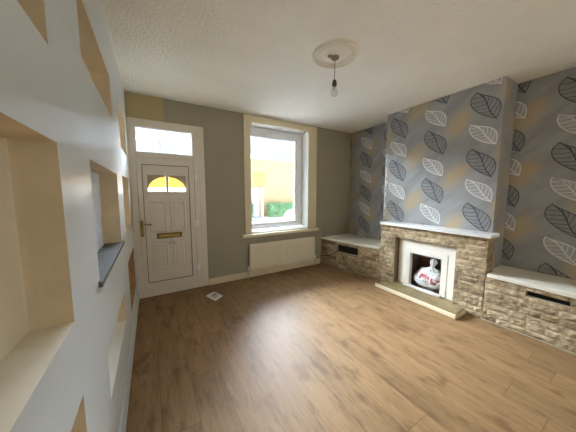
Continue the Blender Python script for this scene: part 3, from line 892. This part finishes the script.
# ------------------------------------------------------------------ ceiling rose and pendant
rc = (1.372, 1.538, H)
b = MB()
b.lathe((rc[0], rc[1], H-.0005), (0, 0, -1), [(.187, 0), (.187, .010), (.180, .022), (.168, .024), (.160, .010), (.150, .008), (.144, .018), (.132, .019), (.126, .007), (.085, .007), (.078, .016), (.066, .017), (.058, .019), (.0, .0195)], 'rose', 64)
tag(b.build('ceiling_rose'), 'round cream plaster ceiling rose with concentric rings around the pendant', 'ceiling rose')
pd = thing('pendant_light', 'bare clear bulb on a short cord hanging from the ceiling rose', 'pendant light', (rc[0], rc[1], 2.118))
b = MB(); b.lathe((rc[0], rc[1], H-.020), (0, 0, -1), [(.034, 0), (.036, .006), (.028, .018), (.012, .026), (.005, .030)], 'cord', 28); b.build('ceiling_cap', pd)
b = MB(); b.box(rc[0]-.07, rc[0]-.030, rc[1]-.012, rc[1]+.012, H-.040, H-.0205, 'cord', .004); k_ = b.build('junction_cover', pd)
b = MB(); b.tube([(rc[0], rc[1], H-.048), (rc[0]+.001, rc[1], 2.33), (rc[0], rc[1], 2.245)], .0032, 'cord', 10); b.build('flex', pd)
b = MB(); b.lathe((rc[0], rc[1], 2.252), (0, 0, -1), [(.006, 0), (.012, .006), (.017, .014), (.018, .030), (.020, .032), (.020, .042), (.017, .046), (.016, .058)], 'dark_metal', 26); b.build('lamp_holder', pd)
b = MB(); b.lathe((rc[0], rc[1], 2.196), (0, 0, -1), [(.0125, 0), (.014, .010), (.020, .022), (.0275, .036), (.030, .050), (.027, .064), (.018, .074), (.007, .079), (.0005, .080)], 'bulb', 32)
bl = b.build('bulb', pd)
b = MB(); b.lathe((rc[0], rc[1], 2.194), (0, 0, -1), [(.006, 0), (.006, .012), (.0035, .024), (.0025, .036)], 'steel', 12); b.build('filament_stem', bl)

# ------------------------------------------------------------------ leaflet on the floor
c = [Vector((.536, 2.944, 0)), Vector((.652, 3.02, 0)), Vector((.728, 2.836, 0)), Vector((.610, 2.744, 0))]
b = MB()
b.prism([(p.x, p.y, .0006) for p in c], (0, 0, .0012), 'paper')
def inset(s0, s1, t0, t1, z):
    q = lambda s, t: c[0].lerp(c[1], s).lerp(c[3].lerp(c[2], s), t)
    return [(q(s, t).x, q(s, t).y, z) for s, t in ((s0, t0), (s0, t1), (s1, t1), (s1, t0))]
b.poly(list(reversed(inset(.2, .86, .22, .78, .0021))), 'paper_print'); b.poly(list(reversed(inset(.55, .88, .2, .45, .0024))), 'paper_dark')
tag(b.build('leaflet'), 'white leaflet with a grey picture lying on the floor near the door', 'leaflet')

# cables on the left plinth
b = MB()
q = lambda s, z, o=.021: tuple(A+u*s+n*o+Vector((0, 0, z)))
b.tube([(2.652, YB-.012, .150), q(.02, .155), q(.12, .172, .024), q(.22, .20, .024), q(.32, .255, .022), q(.352, .295, .012), q(.37, .318, -.03), q(.39, .32, -.055)], .006, 'cable', 8)
tag(b.build('cable'), 'thin dark cable running along the alcove plinth into its slot', 'cable')
b = MB()
b.tube([(2.70, YB-.030, .5055), (2.715, YB-.032, .53), (2.735, YB-.030, .58), (2.748, YB-.026, .63), (2.752, YB-.022, .66)], .0028, 'cable', 8)
b.lathe((2.70, YB-.030, .5008), (0, 0, 1), [(.007, 0), (.006, .006), (.003, .010)], 'cable', 12)
tag(b.build('cable'), 'short thin wire sticking up from the shelf corner by the window', 'cable')

# ------------------------------------------------------------------ the street outside
b = MB(); b.box(-9, 16, YO+.0, 11.2, -.30, -.15, 'asphalt'); structure(b.build('street'), 'grey street outside', 'street')
b = MB(); b.box(-9, 16, 11.2, 13.5, -.30, -.05, 'pavement'); structure(b.build('pavement'), 'pale pavement across the street', 'pavement')
yb_ = thing('building', 'yellow brick building across the street', 'building', (7.3, 14, -.05))
b = MB(); b.box(3.555, 11, 12, 16, -.05, 3.22, 'yellow_brick'); b.build('wall', yb_)
b = MB(); b.box(3.55, 11.05, 11.93, 16.05, 3.20, 3.36, 'gutter_white', .02); b.build('roof_edge', yb_)
b = MB(); b.box(4.68, 5.25, 11.95, 12.02, -.05, 1.585, 'street_door', .01); b.build('door', yb_)
b = MB(); b.box(5.36, 5.50, 11.93, 12.02, -.05, 1.60, 'gutter_white', .01); b.build('door_post', yb_)
b = MB(); b.box(5.02, 5.64, 11.94, 11.995, 1.72, 2.44, 'yellow_panel', .02); b.build('wall_panel', yb_)  # flat yellow panel on the brick front
wb = thing('building', 'white rendered building seen through the fanlight', 'building', (-2.6, 14, -.05))
b = MB(); b.box(-9, 3.545, 12, 16, -.05, 3.62, 'render_white'); b.build('wall', wb)
b = MB(); b.box(-9, 3.5, 11.94, 12.0, 3.60, 3.70, 'gutter_white', .01); b.build('gutter', wb)
for x in (.50, .92):
    b = MB(); b.lathe((x, 11.95, -.05), (0, 0, 1), [(.03, 0), (.03, 3.5), (.055, 3.52), (.055, 3.64)], 'dark_metal' if False else 'street_door', 12); b.build('downpipe', wb)

def hedge(x0, x1, y, h, label, seed):
    R = random.Random(seed); b = MB()
    for k in range(int(1500*(x1-x0))):
        c = Vector((R.uniform(x0, x1), y+R.uniform(-.28, .20), -.05+R.uniform(0, 1)**.8*h))
        d = Vector((R.gauss(0, 1), R.gauss(0, 1), R.gauss(0, 1))).normalized(); e_ = d.orthogonal().normalized()*.05; f_ = d.cross(e_).normalized()*.028
        b.poly([c-e_, c-f_, c+e_, c+f_], 'hedge')
    b.box(x0+.05, x1-.05, y-.18, y+.14, -.05, h*.86, 'hedge', .05)
    tag(b.build('hedge'), label, 'hedge')
hedge(5.60, 8.2, 11.6, .78, 'green hedge along the yellow building, right of its door post', 2)
hedge(4.2, 4.66, 11.6, .82, 'short green hedge left of the door across the street', 4)

# parked car, nose to the left
CX = .75
car = thing('car', 'white car parked across the street, right of the window view', 'car', (6.2+CX, 7.9, -.15))
cy0, cy1 = 7.1, 8.75
prof = [(x+CX, z) for x, z in [(4.30, .20), (4.26, .42), (4.32, .60), (4.45, .68), (5.20, .82), (5.85, 1.22), (6.30, 1.30), (7.3, 1.26), (7.95, .92), (8.25, .84), (8.30, .50), (8.25, .20)]]
b = MB()
b.prism([(x, cy0, z-.15) for x, z in prof], (0, cy1-cy0, 0), 'car_paint', .05); b.build('body', car)
b = MB()
b.prism([(CX+5.36, cy0-.008, .70), (CX+5.90, cy0-.008, 1.02), (CX+7.22, cy0-.008, 1.02), (CX+7.72, cy0-.008, .72)], (0, .02, 0), 'car_glass', .004)
b.build('side_window', car)
b = MB(); b.prism([(CX+5.27, cy0+.12, .72), (CX+5.27, cy1-.12, .72), (CX+5.80, cy1-.16, 1.05), (CX+5.80, cy0+.16, 1.05)], (-.012, 0, .018), 'car_glass'); b.build('windscreen', car)
for x in (CX+4.95, CX+7.55):
    for y in (cy0-.01, cy1-.17):
        b = MB(); b.lathe((x, y, .17-.02), (0, 1, 0), [(.19, 0), (.30, .005), (.31, .03), (.31, .15), (.30, .175), (.19, .18)], 'tyre', 28)
        wh = b.build('wheel', car)
        b = MB(); b.lathe((x, y-.006 if y < 8 else y+.176, .15), (0, 1, 0), [(.18, 0), (.18, .01)], 'steel', 20); b.build('hub', wh)
b = MB(); b.box(CX+4.27, CX+4.50, cy0-.012, cy0+.10, .33, .45, 'amber', .02); b.build('indicator', car)

# ------------------------------------------------------------------ sky and added fill light
w = bpy.data.worlds.new('sky'); S.world = w; w.use_nodes = True
nt = w.node_tree; N = nt.nodes; Lk = nt.links
bg = N['Background']
tc = N.new('ShaderNodeTexCoord')
def dot_with(v):
    n_ = N.new('ShaderNodeVectorMath'); n_.operation = 'DOT_PRODUCT'; Lk.new(tc.outputs['Generated'], n_.inputs[0]); n_.inputs[1].default_value = Vector(v).normalized(); return n_.outputs['Value']
up = dot_with((0, 0, 1)); ahead = dot_with((0, 1, 0)); side = dot_with((1, 0, 0))
# clear blue low down and behind the house; bright bands added out of view, ahead and at the sides, to light the room
base = mixcol(nt, ramp01(nt, up, .0, .7), (.29, .37, .48), (.55, .62, .70))
band_ahead = math_node(nt, 'MULTIPLY', ramp01(nt, ahead, -.05, .55), ramp01(nt, up, .265, .325))
east = math_node(nt, 'MULTIPLY', math_node(nt, 'MULTIPLY', ramp01(nt, side, .64, .76), ramp01(nt, up, .03, .14)), ramp01(nt, ahead, .0, .2))
west = math_node(nt, 'MULTIPLY', math_node(nt, 'MULTIPLY', ramp01(nt, side, -.25, -.45), ramp01(nt, up, .10, .2)), ramp01(nt, ahead, .0, .2))
bright = math_node(nt, 'MAXIMUM', band_ahead, math_node(nt, 'MAXIMUM', east, west))
flank = mixcol(nt, east, mixcol(nt, west, (31, 35, 40), (26, 30, 35)), (60, 67, 75))
Lk.new(mixcol(nt, bright, base, flank), bg.inputs['Color'])
bg.inputs['Strength'].default_value = 1.0
# fill lamp added outside the made-up rear window
ld = bpy.data.lights.new('rear_fill_light', 'AREA'); ld.shape = 'RECTANGLE'; ld.size = 1.9; ld.size_y = 1.25
ld.energy = 5.5; ld.color = (1, .78, .48)
lo = bpy.data.objects.new('rear_fill_light', ld); COL.objects.link(lo)
lo.location = ((RX0+RX1)/2, YR-.28, (RZ0+RZ1)/2); lo.rotation_euler = (pi/2, 0, 0)

# ------------------------------------------------------------------ camera
cam = bpy.data.cameras.new('camera'); co = bpy.data.objects.new('camera', cam); COL.objects.link(co)
cam.sensor_fit = 'HORIZONTAL'; cam.sensor_width = 36; cam.lens = 229.0797/576*36; cam.clip_start = .02; cam.clip_end = 200
yaw, pitch, roll = .5381, .1005, -.0003
cyw, syw, cp, sp = math.cos(yaw), math.sin(yaw), math.cos(pitch), math.sin(pitch)
fwd = Vector((syw*cp, cyw*cp, -sp)); right = Vector((cyw, -syw, 0)); upv = right.cross(fwd)
R3 = Matrix((right, upv, -fwd)).transposed()
co.matrix_world = Matrix.Translation((0, 0, 1.3078)) @ R3.to_4x4()
S.camera = co
S.view_settings.view_transform = 'Standard'; S.view_settings.look = 'None'
S.view_settings.gamma = 1; S.view_settings.use_curve_mapping = False
S.view_settings.exposure = 1.7
